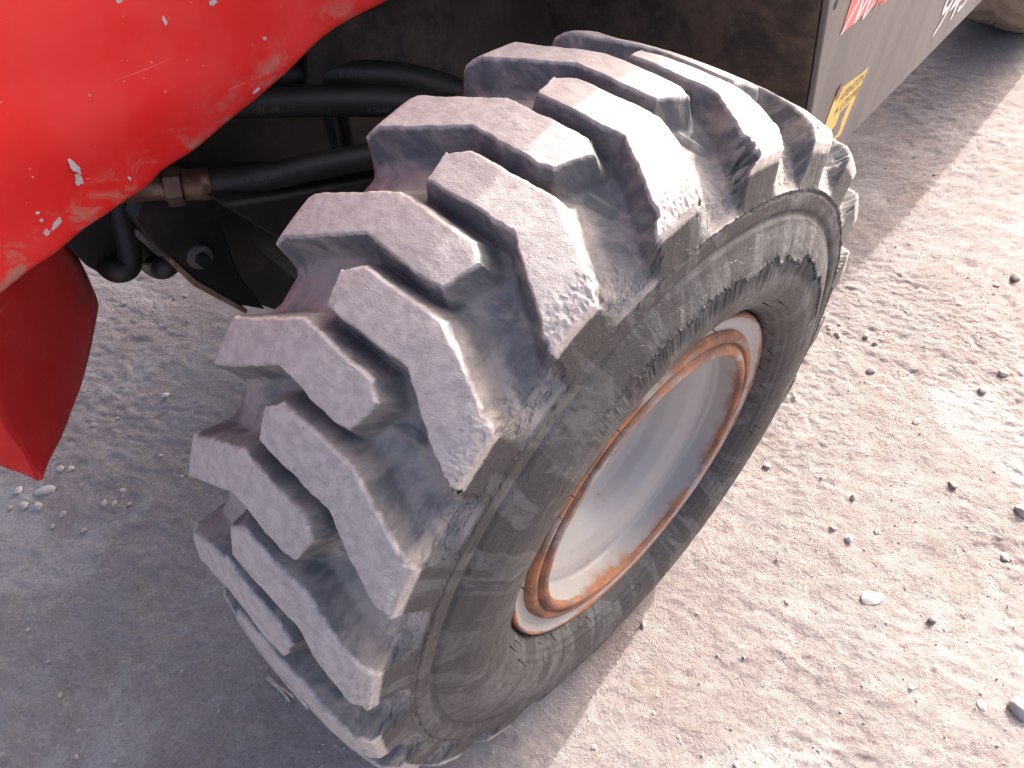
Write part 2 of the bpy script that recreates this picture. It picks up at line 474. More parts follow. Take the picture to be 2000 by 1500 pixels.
#      xT     rT     xF     rF
K = [(0.000, .537, .000, .499), (0.050, .5355, .050, .4975), (0.100, .531, .095, .492), (0.140, .522, .127, .483),
     (0.149, .5160, .136, .4785), (0.1558, .5085, .143, .4745), (0.1575, .499, .147, .471), (0.1600, .480, .154, .464), (0.1635, .456, .1635, .456)]
S = [(.1632, .4535), (.1618, .4515), (.1643, .4490), (.1650, .4330), (.1636, .4290), (.1600, .4265), (.1604, .4230), (.1655, .4185), (.1735, .400),
     (.1795, .385), (.1828, .370), (.1838, .353), (.1825, .335), (.1785, .318), (.1715, .304), (.1630, .294), (.1530, .286), (.1430, .281), (.1300, .278)]
def resample(knots, step):
    kn = np.array(knots); d = np.r_[0, np.cumsum(np.hypot(*(np.diff(kn[:, :2], axis=0).T)))]
    n = int(d[-1] / step); t = np.linspace(0, d[-1], n + 1)
    return np.stack([np.interp(t, d, kn[:, j]) for j in range(kn.shape[1])], 1), t
half, su = resample(K, 0.00145)
side, ss = resample([(K[-1][0], K[-1][1])] + S, 0.0016)
side = side[1:]; ss = ss[1:]
# smooth the sidewall profile a little
for _ in range(2):
    side[1:-1] = (side[:-2] + 2 * side[1:-1] + side[2:]) / 4
inn, si = resample([(K[-1][0], K[-1][1])] + S, 0.006)
inn = inn[1:]; si = si[1:]
# columns of the profile from inner bead to outer bead
xT = np.r_[-inn[::-1, 0], -half[::-1, 0][:-1], half[:, 0], side[:, 0]] ; rT = np.r_[inn[::-1, 1], half[::-1, 1][:-1], half[:, 1], side[:, 1]]
xF = np.r_[-inn[::-1, 0], -half[::-1, 2][:-1], half[:, 2], side[:, 0]]; rF = np.r_[inn[::-1, 1], half[::-1, 3][:-1], half[:, 3], side[:, 1]]
uu = np.r_[-(su[-1] + si)[::-1], -su[::-1][:-1], su, su[-1] + ss]
xT = np.where(np.abs(uu) > 0.02, xT + np.where(uu < 0, 2 * XC, 0), xT + XC * (1 - uu / 0.02))
xF = np.where(np.abs(uu) > 0.02, xF + np.where(uu < 0, 2 * XC, 0), xF + XC * (1 - uu / 0.02))
rT = rT + np.where(uu < 0, .007 * sstep(.10, .155, -uu) * (1 - sstep(.168, .215, -uu)), 0)
# u measured like the x of the tread top (inner half shifted so that polygons may use real x)
ux = np.interp(uu, [-.4, -.2, 0, .2, .4], [-.4 + 2 * XC, -.2 + 2 * XC, XC, .2, .4])
th = np.r_[np.linspace(-2.25, 1.0, 1420, endpoint=False), np.linspace(1.0, 2 * math.pi - 2.25, 440, endpoint=False)]
nu, nth = len(uu), len(th)
UX, TH = np.meshgrid(ux, th, indexing='ij')
RT = 0.525
DTH = 0.29338
def K2(pts): return np.array([(x, t * RT) for x, t in pts])
LB = K2([(-.047, -.640), (-.059, -.567), (-.037, -.532), (.058, -.529), (.165, -.628), (.290, -.640), (.290, -.778), (.158, -.768), (.052, -.640), (.030, -.641)])
LA = K2([(-.290, -.930), (-.290, -.778), (-.180, -.778), (-.065, -.673), (.028, -.679), (.050, -.711), (.032, -.790), (.012, -.793), (-.061, -.787), (-.183, -.908)])
def sdf(P, poly):
    """signed distance, positive inside"""
    d2 = np.full(P.shape[:-1], 1e9); qy = np.zeros(P.shape[:-1]); ins = np.zeros(P.shape[:-1], bool)
    n = len(poly)
    for i in range(n):
        a = poly[i]; b = poly[(i + 1) % n]; e = b - a
        w_ = P - a; t = np.clip((w_ @ e) / (e @ e), 0, 1)
        q = w_ - t[..., None] * e; dd = (q ** 2).sum(-1); qy = np.where(dd < d2, q[..., 1], qy); d2 = np.minimum(d2, dd)
        c = ((a[1] <= P[..., 1]) != (b[1] <= P[..., 1]))
        with np.errstate(divide='ignore', invalid='ignore'):
            xx = a[0] + (P[..., 1] - a[1]) * (b[0] - a[0]) / (b[1] - a[1])
        ins ^= c & (P[..., 0] < xx)
    d = np.sqrt(d2); ny_ = qy / (d + 1e-6) * np.where(ins, -1, 1); return np.where(ins, d, -d), ny_
H = np.zeros((nu, nth)); LUG = np.full((nu, nth), -1, int)
nz_e = 0.0016 * fbm(UX / 0.012, TH * RT / 0.012, seed=5, oct=2) + 0.0012 * vnoise(UX / 0.05, TH * RT / 0.05, seed=9)
# bites out of the lugs: (lug index, x, angle in lug frame, radius, depth)
rngp = np.random.default_rng(4)
bites = [(5, .150, -.742, .015, .75), (5, .158, -.700, .009, .45), (6, .150, -.700, .014, .7), (6, .163, -.655, .010, .5), (7, .155, -.70, .014, .8),
         (3, .160, -.635, .009, .40), (2, .168, -.640, .007, .4), (4, .138, -.745, .009, .30), (0, .166, -.745, .008, .5),
         (1, .166, -.655, .007, .45), (2, .164, -.755, .007, .4), (4, .166, -.66, .008, .3), (3, .020, -.518, .006, .3), (-1, .16, -.7, .006, .6)]
for k in range(-8, 13):
    for j in range(4):
        bites.append((k, rngp.uniform(.150, .172), rngp.uniform(-.77, -.62), rngp.uniform(.002, .005), rngp.uniform(.1, .3)))
BF = np.zeros((nu, nth))
for k, bx, bt, br, bd in bites:
    t0 = bt + DTH * (k - 2)
    c = np.where(np.abs(TH[0] - t0) < (br * 3) / RT + .01)[0]
    if len(c) == 0: continue
    q = np.hypot(UX[:, c] - bx, (TH[:, c] - t0) * RT) + 0.7 * br * fbm(UX[:, c] / .007, TH[:, c] * RT / .007, seed=k + 90, oct=2)
    BF[:, c] = np.maximum(BF[:, c], bd * br * 1.3 * (1 - sstep(br * .2, br * 1.4, q)))
worn = sstep(.11, .165, UX) * (0.0060 * np.clip(fbm(UX / .010, TH * RT / .010, seed=202, oct=3) + .15, 0, 1))
nz_e = nz_e - BF - worn
lugs = []
for k in range(-8, 13):
    for kind, poly in (('B', LB), ('A', LA)):
        off = DTH * (k - 2)
        lo = poly[:, 1].min() / RT + off - 0.06; hi = poly[:, 1].max() / RT + off + 0.06
        lid = len(lugs); lugs.append((kind, k))
        for wrap in (0, 2 * math.pi):
            c = np.where((th >= lo + wrap) & (th <= hi + wrap))[0]
            if len(c) == 0: continue
            P = np.stack([UX[:, c], (TH[:, c] - off - wrap) * RT], -1)
            d, nyy = sdf(P, poly); d = d + nz_e[:, c]; soft = sstep(.25, .75, nyy)
            # worn and torn outer ends
            e = -d
            t1 = np.clip((e + 0.002 + .006 * soft) / (0.0135 + .009 * soft), 0, 1); t2 = np.clip((e - 0.009 - .004 * soft) / (0.012 + .006 * soft), 0, 1)
            s1 = 1 - (1 - t1) ** 1.7 * (1 + 0.6 * t1)
            s1 = s1 * (1 - soft) + soft * (t1 * t1 * (3 - 2 * t1))
            s1 = np.clip(s1, 0, 1); s2 = t2 * t2 * (3 - 2 * t2)
            hh = 0.84 * (1 - s1) + 0.16 * (1 - s2)
            rep = hh > H[:, c]
            H[:, c] = np.maximum(H[:, c], hh)
            L = LUG[:, c]; L[rep & (hh > 0.02)] = lid; LUG[:, c] = L
# low tie ridges from the tip of each inner lug to the bend of the outer lug
for k in range(-7, 12):
    off = DTH * (k - 2)
    a = np.array([.044, (-.748) * RT]); b = np.array([.092, (-.715 - 0.03) * RT])
    lo, hi = -.85 + off, -.62 + off
    for wrap in (0, 2 * math.pi):
        c = np.where((th >= lo + wrap) & (th <= hi + wrap))[0]
        if len(c) == 0: continue
        P = np.stack([UX[:, c], (TH[:, c] - off - wrap) * RT], -1)
        e = b - a; w_ = P - a; t = np.clip((w_ @ e) / (e @ e), 0, 1)
        q = np.sqrt(((w_ - t[..., None] * e) ** 2).sum(-1))
        H[:, c] = np.maximum(H[:, c], 0.17 * np.clip(1 - q / 0.009, 0, 1) ** 0.8)
H = np.clip(H, 0, 1)
R_ = rF[:, None] * (1 - H) + rT[:, None] * H
X_ = xF[:, None] * (1 - H) + xT[:, None] * H
# relief
tr = (np.abs(uu) < su[-1] - 0.055)[:, None]
nrel = fbm(UX / 0.03, TH * RT / 0.03, seed=31, oct=4)
R_ = R_ + 0.0009 * nrel * np.where(tr, 1, 0.3)
torn = sstep(.118, .150, UX) * (UX < .20)
R_ = R_ + torn * 0.0020 * (np.abs(fbm(UX / .009, TH * RT / .006, seed=303, oct=3)) * -1.6 + .25)
X_ = X_ + np.sign(UX) * 0.0006 * nrel * np.where(tr, 0.0, 1.0)
rr = rT[:, None] + 0 * TH
sw = (uu > su[-1])[:, None]
# torn scuff ring on the sidewall
jag = 0.372 + 0.006 * vnoise(TH * 22, 0 * TH, seed=71) + 0.004 * ((TH * 34 + 0.5 * vnoise(TH * 9, 0 * TH, seed=7)) % 1.0) + 0.003 * vnoise(TH * 140, 0 * TH, seed=72)
act = sstep(-.62, -.40, TH) * (1 - sstep(1.15, 1.4, TH)) * sstep(-.25, .1, vnoise(TH * 5, 0 * TH, seed=78) + .45)
inside = sstep(jag + 0.0012, jag - 0.0012, rr) * sstep(0.338, 0.362, rr)
ripple = vnoise(TH * 190, rr / 0.03, seed=77)
X_ = X_ - sw * act * (0.0030 * inside - 0.0016 * inside * ripple)
X_ = X_ + sw * act * 0.0012 * np.exp(-((rr - jag - 0.002) / 0.0022) ** 2)
# ragged moulding line at the shoulder
X_ = X_ - sw * 0.0024 * np.exp(-((rr - 0.4505 - 0.0022 * vnoise(TH * 60, 0 * TH, seed=8)) / 0.0014) ** 2) * (0.5 + 0.5 * vnoise(TH * 35, 0 * TH, seed=81))
X_ = X_ + 0.0018 * np.exp(-((rr - 0.4545 - 0.0015 * vnoise(TH * 50, 0 * TH, seed=28)) / 0.0020) ** 2) * (rr < .47) * (UX > .1) * np.clip(vnoise(TH * 110, rr / .004, seed=82) + .4, 0, 1.4)
# scuffs on the flank
X_ = X_ + sw * 0.0007 * fbm(TH * 12, rr / 0.008, seed=55, oct=4)
# fine rings beside the rim
X_ = X_ + sw * 0.0004 * np.sin(rr / 0.0016) * sstep(.325, .31, rr) * sstep(.285, .292, rr)
Vx = X_; Vy = R_ * np.sin(TH); Vz = R_ * np.cos(TH) + G
# load: flatten at the ground and bulge the flank a little
fl = np.clip(0.004 - Vz, 0, None)
Vz = np.maximum(Vz, -0.002 + 0 * Vz)
low = np.exp(-((TH + math.pi) / 0.55) ** 2) + np.exp(-((TH - math.pi) / 0.55) ** 2)
Vx = Vx + np.sign(UX) * low * 0.002 * np.exp(-((rr - 0.42) / 0.09) ** 2)
V = np.stack([Vx, Vy, Vz], -1)
# vertex normals of the whole surface
dU = np.empty_like(V); dU[1:-1] = V[2:] - V[:-2]; dU[0] = V[1] - V[0]; dU[-1] = V[-1] - V[-2]
dT = np.roll(V, -1, 1) - np.roll(V, 1, 1)
Nn = np.cross(dT, dU); Nn /= np.linalg.norm(Nn, axis=-1, keepdims=True) + 1e-12
mid = nu // 2
if (Nn[:, 0] * 0).any(): pass
j0 = int(np.argmin(np.abs(th))); i0 = int(np.argmin(np.abs(uu)))
if Nn[i0, j0, 2] < 0: Nn = -Nn
flipF = True
idx = np.arange(nu * nth).reshape(nu, nth)
nxt = np.roll(idx, -1, 1)
Q = np.stack([idx[:-1], nxt[:-1], nxt[1:], idx[1:]], -1)
# orientation test
q = Q[i0, j0]; Vf = V.reshape(-1, 3)
if np.cross(Vf[q[1]] - Vf[q[0]], Vf[q[2]] - Vf[q[1]])[2] < 0: Q = Q[..., ::-1]
LQ = np.max(np.stack([LUG[:-1], np.roll(LUG, -1, 1)[:-1], np.roll(LUG, -1, 1)[1:], LUG[1:]]), 0)
# faces that belong to the carcass beyond the moulding line are not lug
LQ[(np.abs(uu)[:-1] > su[-1] - 0.001)] = -1
outer_face = sstep(su[5] * 0 + 0.1715, 0.1765, np.abs(uu))[:, None] * H + sstep(su[-1] - .004, su[-1] + .002, np.abs(uu))[:, None]
outer_face = np.clip(outer_face, 0, 1)
A = dict(tc=np.stack([TH * RT, np.broadcast_to(uu[:, None], TH.shape), 0.6 * np.sin(TH) + 1.2 * R_ * (np.abs(uu) < su[-1] - .045)[:, None] + 1.2 * rT.mean() * 0], -1).reshape(-1, 3),
         h=H.reshape(-1), side=outer_face.reshape(-1), rad=R_.reshape(-1))
Nf = Nn.reshape(-1, 3)
def submesh(name, faces, parent):
    u_, inv = np.unique(faces, return_inverse=True)
    return mesh_np(name, Vf[u_], inv.reshape(faces.shape), MR, parent, True, {k: a[u_] for k, a in A.items()}, Nf[u_])
tyre = submesh('front_tyre', Q[LQ < 0], machine)
tyre['label'] = 'worn black rubber carcass between the lugs with a scuffed sidewall'
for lid in range(len(lugs)):
    f = Q[LQ == lid]
    if len(f): submesh('tread_lug', f, tyre)

# rubber whiskers beside the rim
rngw = np.random.default_rng(12)
wh = tube('rubber_whisker', [(0, 0, 0), (0.007, 0.0003, 0), (0.0145, 0.001, 0.0006)], [0.0009, 0.0008, 0.0005], MHOSE, tyre, 6)
first = True
for i in range(56):
    t = -2.7 + i * 0.105 + rngw.uniform(-.05, .05)
    r = rngw.choice([0.2805, 0.281, 0.282, 0.305, 0.31, 0.29]) + rngw.uniform(-.002, .002)
    xx = np.interp(r, [.279, .281, .286, .294, .304, .318], [.146, .1475, .1535, .163, .1715, .1785]) - .001
    o = wh if first else wh.copy()
    if not first: COL.objects.link(o); o.parent = tyre
    first = False
    o.location = (xx, r * math.sin(t), r * math.cos(t) + G)
    o.rotation_euler = (rngw.uniform(0, 6.28), rngw.uniform(-.25, .25), rngw.uniform(-.25, .25)); s_ = rngw.uniform(.65, 1.15); o.scale = (s_, s_, s_)

# ---- rim
def lathe(name, prof, mat, parent, nseg=256, rustv=None, wob=0.0):
    prof = np.array(prof, float); n = len(prof)
    t = np.linspace(0, 2 * math.pi, nseg, endpoint=False)
    P, T = np.meshgrid(np.arange(n), t, indexing='ij')
    x = prof[P, 0]; r = prof[P, 1]
    r = r + wob * vnoise(T * 5, P * 0.3, seed=3)
    V = np.stack([x, r * np.sin(T), r * np.cos(T) + G], -1).reshape(-1, 3)
    idx = np.arange(n * nseg).reshape(n, nseg); nx_ = np.roll(idx, -1, 1)
    F = np.stack([idx[:-1], idx[1:], nx_[1:], nx_[:-1]], -1).reshape(-1, 4)
    rv = np.zeros(n) if rustv is None else np.array(rustv, float)
    s = np.r_[0, np.cumsum(np.hypot(*np.diff(prof, axis=0).T))]
    A = dict(tc=np.stack([np.sin(T) * .25, s[P], np.cos(T) * .25], -1).reshape(-1, 3), rad=r.reshape(-1), side=rv[P].reshape(-1))
    return mesh_np(name, V, F, mat, parent, True, A)
def dens(prof, rv, step=0.002):
    p = np.c_[np.array(prof), np.array(rv)]
    d = np.r_[0, np.cumsum(np.hypot(*np.diff(p[:, :2], axis=0).T))]
    t = np.linspace(0, d[-1], int(d[-1] / step)); q = np.stack([np.interp(t, d, p[:, j]) for j in range(3)], 1)
    return q[:, :2], q[:, 2]
pr, rv = dens([(.118, .2800), (.142, .2795), (.149, .2785), (.1515, .2765), (.1518, .2740), (.1490, .2700), (.1455, .2640), (.1440, .2580), (.1440, .2520), (.1430, .2480)],
              [1, 1, 1, .95, .75, .3, .12, .12, .3, .7], 0.0012)
flange = lathe('rim_flange', pr, MRIM, machine, 300, rv)
flange['label'] = 'rim flange with an orange rust line against the tyre'
pr, rv = dens([(.140, .2505), (.1465, .2500), (.1520, .2470), (.1545, .2430), (.1550, .2390), (.1540, .2355), (.1505, .2335), (.1500, .2310), (.1540, .2290), (.1575, .2255), (.1585, .2210), (.1580, .2175), (.1550, .2150), (.150, .2142)],
              [1, .95, .9, .85, .8, .9, 1, 1, .9, .8, .75, .75, .75, .6], 0.0010)
lock = lathe('lock_ring', pr, MRIM, machine, 300, rv, 0.0006)
pr, rv = dens([(.151, .2143), (.145, .2142), (.138, .2140), (.128, .2130), (.1195, .2115), (.1170, .2070), (.1165, .2020), (.112, .1880), (.098, .1680), (.078, .1520), (.060, .1420), (.048, .1300), (.040, .10)],
              [.55, .42, .28, .12, .05, .12, .12, .05, .05, .08, .08, .05, .05], 0.003)
rim = lathe('wheel_rim', pr, MRIM, machine, 300, rv)
rim['label'] = 'dusty pale grey rim dish spotted with rust'
flange.parent = rim; lock.parent = rim
pr, rv = dens([(.040, .1000), (.040, .0001)], [.1, .1], 0.01)
hub = lathe('hub', pr, MRIM, rim, 96, rv)
for k in range(10):
    a = 2 * math.pi * k / 10
    n_ = tube('wheel_nut', [(.034, .085 * math.sin(a), .085 * math.cos(a) + G), (.054, .085 * math.sin(a), .085 * math.cos(a) + G)], .013, MSTEEL, rim, 6, smooth=False)
lathe('rim_back', [(.118, .2800), (-.14, .2800), (-.16, .26), (-.1, .22), (-.02, .21)], MCH, rim, 64)

# ---- side panel with its stickers
PV = np.array([-0.0906, 0.99589, 0.0]); PV /= np.linalg.norm(PV)      # along the machine, rearwards
PN = np.array([PV[1], -PV[0], 0.0])
P0 = np.array([-0.091, 0.978, G + 0.0])
def pan(u, v, lift=0.0): return at_plane(u, v, P0 + PN * lift, PN)
f0 = pan(1621, 0); f1 = pan(1578, 265)
dirf = (f0 - f1) / np.linalg.norm(f0 - f1)
bz = G + 0.0
ft = f1 + dirf * ((G + 0.95 - f1[2]) / dirf[2]); fb = f1 + dirf * ((bz - f1[2]) / dirf[2])
bk = P0 + PV * 1.75
panel = prism('side_panel', [fb, np.array([bk[0], bk[1], bz]), np.array([bk[0], bk[1], G + .95]), ft], -PN * 0.012, MGP, machine, 0.003)
panel['label'] = 'dusty grey side panel carrying warning stickers'
inw = -PN
face = prism('tank_front_plate', [ft - PN * .014, fb - PN * .014, fb - PN * 0.60, ft - PN * 0.60], PV * 0.012, MDP, machine, 0.002)
face['label'] = 'black front plate of the side box caked with brown dirt'
prism('box_floor_plate', [fb - PN * .016 + PV * .014, P0 + PV * 1.72 - PN * .016, P0 + PV * 1.72 - PN * .6, fb - PN * .6 + PV * .014], np.array([0, 0, .01]), MCH, machine, 0)

def on_panel(V2, org, ux_, uy_, lift):
    return [org + ux_ * v[0] + uy_ * v[1] + PN * lift for v in V2]
UZ = np.array([0, 0, 1.0])
def p2(u, v):
    q = pan(u, v) - P0; return float(q @ PV), float(q[2])
def sheet(name, pts, mat, lift, parent=panel, thick=0.0004):
    P = [P0 + PV * a + UZ * b + PN * lift for a, b in pts]
    return prism(name, P, -PN * thick, mat, parent, 0)
# yellow foot warning, corner torn
TL = p2(1643, 172); TR = p2(1696, 130); BL = p2(1604, 262); BR = p2(1641, 262)
x0 = TL[0]; x1 = TR[0]
W_ = x1 - x0; zt = (TL[1] + TR[1]) / 2; zb = BR[1]
HH = zt - zb
def yp(a, b): return (x0 + a * W_, zt - b * HH)
outer = [p2(*q) for q in [(1630, 189), (1638, 184), (1643, 172), (1656, 162), (1669, 152), (1678, 146), (1696, 130), (1680, 167), (1664, 204), (1653, 232), (1642, 260), (1637.5, 266), (1622, 278), (1612, 289), (1594, 289), (1604, 262)]]
sheet('warning_sticker', outer, MYEL, 0.0012)
stick = [o for o in panel.children if o.name.startswith('warning_sticker')][0]
stick['label'] = 'yellow foot warning sticker with a torn corner'
sheet('foot_pictogram', [p2(*q) for q in [(1659, 200), (1652, 213.5), (1647, 226), (1642, 238), (1639.5, 251), (1633, 263), (1621, 273), (1613, 283), (1611, 280), (1616, 271), (1624, 253), (1633, 241), (1640.5, 218)]], MGP, 0.0017)
def panel_text(s, px, ax, az, width, height, mat, lift, shear=0.0, name='lettering'):
    V2, F2 = text_mesh(s, 1.0)
    V2[:, 0] *= width / V2[:, 0].max(); hmax = V2[:, 1].max(); V2[:, 1] *= height / hmax
    P = [P0 + PV * (ax + v[0] + shear * v[1]) + UZ * (az + v[1]) + PN * lift for v in V2]
    return mesh_py(name, P, F2, mat, panel)
a, b = yp(.08, .20); panel_text('ATENCION', 0, a, b, W_ * .82, HH * .13, MINK, 0.0021)
a, b = yp(.04, .39); panel_text('A LOS PIES', 0, a, b, W_ * .90, HH * .12, MINK, 0.0021)
# torn corner rust spot
c_ = p2(1637, 180)
sheet('rust_spot', [(c_[0] + .012 * math.cos(t) * (1 + .3 * math.sin(3 * t)), c_[1] + .016 * math.sin(t)) for t in np.linspace(0, 6.283, 13)[:-1]], MRUST, 0.0026)
# red sticker, white slanted strokes
s0 = p2(1641, 68); s1 = p2(1701, 28); s2 = p2(1704, 0)
rx0, rz0 = s0; rx1 = s1[0] + .003
sheet('red_sticker', [(rx0, rz0), (rx1, rz0 + .004), (rx1, rz0 + .24), (rx0, rz0 + .24)], MREDV, 0.0012)
def stroke(p, q, wd, mat=MWHT, lift=0.0017):
    sheet('white_stroke', [(p[0] - wd, p[1]), (p[0] + wd, p[1]), (q[0] + wd, q[1]), (q[0] - wd, q[1])], mat, lift)
for (pa, qa, wd) in [((1641, 67), (1677, 0), .0045), ((1667, 46), (1684, 0), .0055), ((1667, 46), (1692, 0), .005), ((1684, 36), (1698, 0), .005), ((1684, 37), (1698, 16), .0055)]:
    p = p2(*pa); q = p2(*qa)
    stroke(p, (q[0] + (q[0] - p[0]) * .5, q[1] + (q[1] - p[1]) * .5), wd)
a, b = p2(1704, 24); panel_text('ALQUILER', 0, a, b, .26, .045, MREDV, 0.0014)
a, b = p2(1812, 83)
V2, F2 = text_mesh('945 11', 1.0)
q1 = p2(1812, 83); q2 = p2(1880, 18); q3 = p2(1848, 12)
panel_text('945', 0, q1[0], q1[1] + .004, .26, .115, MWHT, 0.0014, 0.18, 'phone_number')
panel_text('1', 0, q1[0] + .31, q1[1] + .004, .05, .115, MWHT, 0.0014, 0.18, 'phone_number')
# bolt hole
c_ = p2(1632, 9)
sheet('bolt_hole', [(c_[0] + .0065 * math.cos(t), c_[1] + .0085 * math.sin(t)) for t in np.linspace(0, 6.283, 17)[:-1]], MHOLE, 0.0008)

# ---- superstructure that shades the wheel
def body_x(y): return -0.047 - 0.056 * y
def quad_box(name, y0, y1, z0, z1, xin, mat, bev=0.02):
    pts = [(body_x(y0), y0, z0), (body_x(y1), y1, z0), (xin, y1, z0), (xin, y0, z0)]
    return prism(name, pts, (0, 0, z1 - z0), mat, machine, bev)
quad_box('upper_body_shade_slab', 1.00, 5.2, G + 1.28, G + 1.45, -2.5, MRED, 0.03)  # unseen slab standing for the upper body, shaped for the shade it casts
prism('hose_shade_block', [(-.52, -.45, G + .43), (-.52, .60, G + .43), (-1.1, .60, G + .43), (-1.1, -.45, G + .43)], (0, 0, .5), MCH, machine, 0.02)  # unseen block added behind the red plate to keep the hoses dark
prism('wheel_arch_liner', [at_x(100, 330, -.82), at_x(190, 450, -.82), at_x(300, 480, -.82), at_x(420, 560, -.82), at_x(520, 600, -.82), at_x(640, 640, -.82), at_x(1250, 300, -.82), at_x(1250, -60, -.82), at_x(900, -120, -.82), at_x(100, -60, -.82)],
      (-.03, 0, 0), MCH, machine, 0.004)
prism('chassis_rail', [(-.80, .2, G - .12), (-.80, 3.0, G - .12), (-.80, 3.0, G + .9), (-.80, .2, G + .9)], (-.6, 0, 0), MCH, machine, 0.01)
pl = prism('inner_arch_plate', [at_x(770, 190, -.60), at_x(893, 190, -.60), at_x(888, -60, -.60), at_x(740, -60, -.60), at_x(600, 60, -.60), at_x(600, 190, -.60)], (-.01, 0, 0), MDP, machine, 0.002)

# chassis bracket with a bolt
XB = -.62
br_ = prism('chassis_bracket', [at_x(262, 430, XB), at_x(300, 478, XB), at_x(380, 548, XB), at_x(470, 597, XB), at_x(520, 606, XB), at_x(470, 540, XB), at_x(432, 440, XB), at_x(440, 400, XB), at_x(500, 420, XB), at_x(580, 480, XB), at_x(600, 330, XB), at_x(300, 330, XB)], (-.035, 0, 0), MCH, machine, 0.004)
prism('bracket_lip', [at_x(330, 512, XB + .004), at_x(380, 560, XB + .004), at_x(482, 614, XB + .004), at_x(484, 606, XB + .004), at_x(384, 548, XB + .004), at_x(336, 505, XB + .004)], (-.03, 0, 0), MRUST, br_, 0.001)
bc = at_x(388, 500, XB)
bolt = tube('bolt', [bc, bc + np.array([.008, 0, 0])], .021, MSTEEL, br_, 24, smooth=False)
tube('bolt_head', [bc + np.array([.008, 0, 0]), bc + np.array([.022, 0, 0])], .012, MCH, br_, 6, smooth=False)
prism('cross_member', [at_x(60, 420, -.70), at_x(120, 470, -.70), at_x(150, 500, -.70), at_x(170, 520, -.70), at_x(225, 552, -.70), at_x(240, 530, -.70), at_x(300, 470, -.70), at_x(300, 380, -.70), at_x(180, 380, -.70)], (-.03, 0, 0), MCH, machine, 0.003)
prism('light_strip', [at_x(267, 463, -.66), at_x(323, 513, -.66), at_x(330, 504, -.66), at_x(270, 450, -.66)], (-.01, 0, 0), MSTEEL, machine, 0.001)
prism('fork_plate', [at_x(280, 430, -.68), at_x(308, 430, -.68), at_x(318, 466, -.68), at_x(278, 446, -.68)], (-.01, 0, 0), MSTEEL, machine, 0.001)
prism('axle_arm', [at_x(430, 400, -.52), at_x(600, 500, -.52), at_x(760, 560, -.52), at_x(800, 330, -.52), at_x(560, 380, -.52)], (-.08, 0, 0), MCH, machine, 0.01)
tube('axle_stub', [(-.10, 0, G), (-.30, 0, G), (-.32, 0, G), (-.75, 0, G)], [.16, .15, .09, .09], MCH, machine, 32)

# ---- hydraulic hoses
def hose_print(hose, path, r, s, f0_, height, mat, upside=False, facing=None, length=None):
    path = [np.array(p, float) for p in path]
    d = np.r_[0, np.cumsum([np.linalg.norm(path[i + 1] - path[i]) for i in range(len(path) - 1)])]
    V2, F2 = text_mesh(s, 1.0); V2 = V2 * (height / 0.72)
    if length: V2[:, 0] *= length / V2[:, 0].max()
    V2[:, 1] -= V2[:, 1].max() / 2
    L0 = d[-1] * f0_
    out = []
    for v in V2:
        sx = (V2[:, 0].max() - v[0]) if upside else v[0]
        sy = -v[1] if upside else v[1]
        s_ = L0 + sx
        c = np.array([np.interp(s_, d, [p[j] for p in path]) for j in range(3)])
        c2 = np.array([np.interp(s_ + .004, d, [p[j] for p in path]) for j in range(3)])
        t = (c2 - c); t /= np.linalg.norm(t) + 1e-9
        vd = CAM0 - c; vd -= t * (vd @ t); vd /= np.linalg.norm(vd)
        bb = np.cross(vd, t)
        ph = (sy + (facing or 0)) / r
        out.append(c + (r + .0004) * (vd * math.cos(ph) + bb * math.sin(ph)))
    return mesh_py('printed_lettering', out, F2, mat, hose)
CAM0 = CAM.copy()
def hose(pts, r, n=10, name='hydraulic_hose'):
    path = catmull(pts, n); o = tube(name, path, r, MHOSE, machine, 24); return o, path
h1, p1 = hose([at_d(395, 360, 1.30), at_d(500, 350, 1.30), at_d(620, 325, 1.32), at_d(760, 300, 1.36), at_d(900, 290, 1.45)], .0215)
h1['label'] = 'thick black hose with a rusty hex fitting'
ax = (p1[0] - p1[3]); ax /= np.linalg.norm(ax)
tube('crimp_sleeve', [p1[0] - ax * .012, p1[0] + ax * .004, p1[0] + ax * .010, p1[0] + ax * .016, p1[0] + ax * .022, p1[0] + ax * .028], [.0235, .0235, .0228, .0235, .0228, .0232], MBRASS, h1, 32)
tube('hex_nut', [p1[0] + ax * .029, p1[0] + ax * .052], .0295, MBRASS, h1, 6, smooth=False)
tube('pipe_stub', [p1[0] + ax * .052, p1[0] + ax * .058, p1[0] + ax * .12], [.022, .018, .018], MBRASS, h1, 24)
hose_print(h1, p1, .0215, 'R    DIN 20020', .14, .006, MPRINT)
h2, pth2 = hose([at_d(360, 215, 1.30), at_d(450, 202, 1.30), at_d(600, 197, 1.32), at_d(760, 200, 1.36), at_d(900, 215, 1.42)], .0245)
hose_print(h2, pth2, .0245, '21  (R   ©', .22, .010, MPRINT, upside=False, facing=-.012)
hose_print(h2, pth2, .0245, 'XTRAFLEX', .60, .009, MPRINT, facing=-.014)
h3, pth3 = hose([at_d(420, 150, 1.38), at_d(520, 146, 1.38), at_d(650, 146, 1.40), at_d(780, 152, 1.44), at_d(880, 175, 1.50), at_d(960, 210, 1.55)], .0255)
hose_print(h3, pth3, .0255, 'manuli®', .37, .010, MPRINT, upside=True)
hose_print(h3, pth3, .0255, '///', .56, .009, MPRINT, upside=True)
hose_print(h3, pth3, .0255, '9/16', .80, .008, MPRINT)
h4, pth4 = hose([at_d(520, 190, 1.45), at_d(590, 130, 1.45), at_d(645, 88, 1.45), at_d(690, 70, 1.46), at_d(722, 88, 1.48), at_d(738, 130, 1.50), at_d(742, 180, 1.52)], .019)
hose_print(h4, pth4, .019, 'XtraFlex', .36, .010, MPRINT, length=.05)
hose_print(h4, pth4, .019, 'B1', .62, .009, MPRINT)
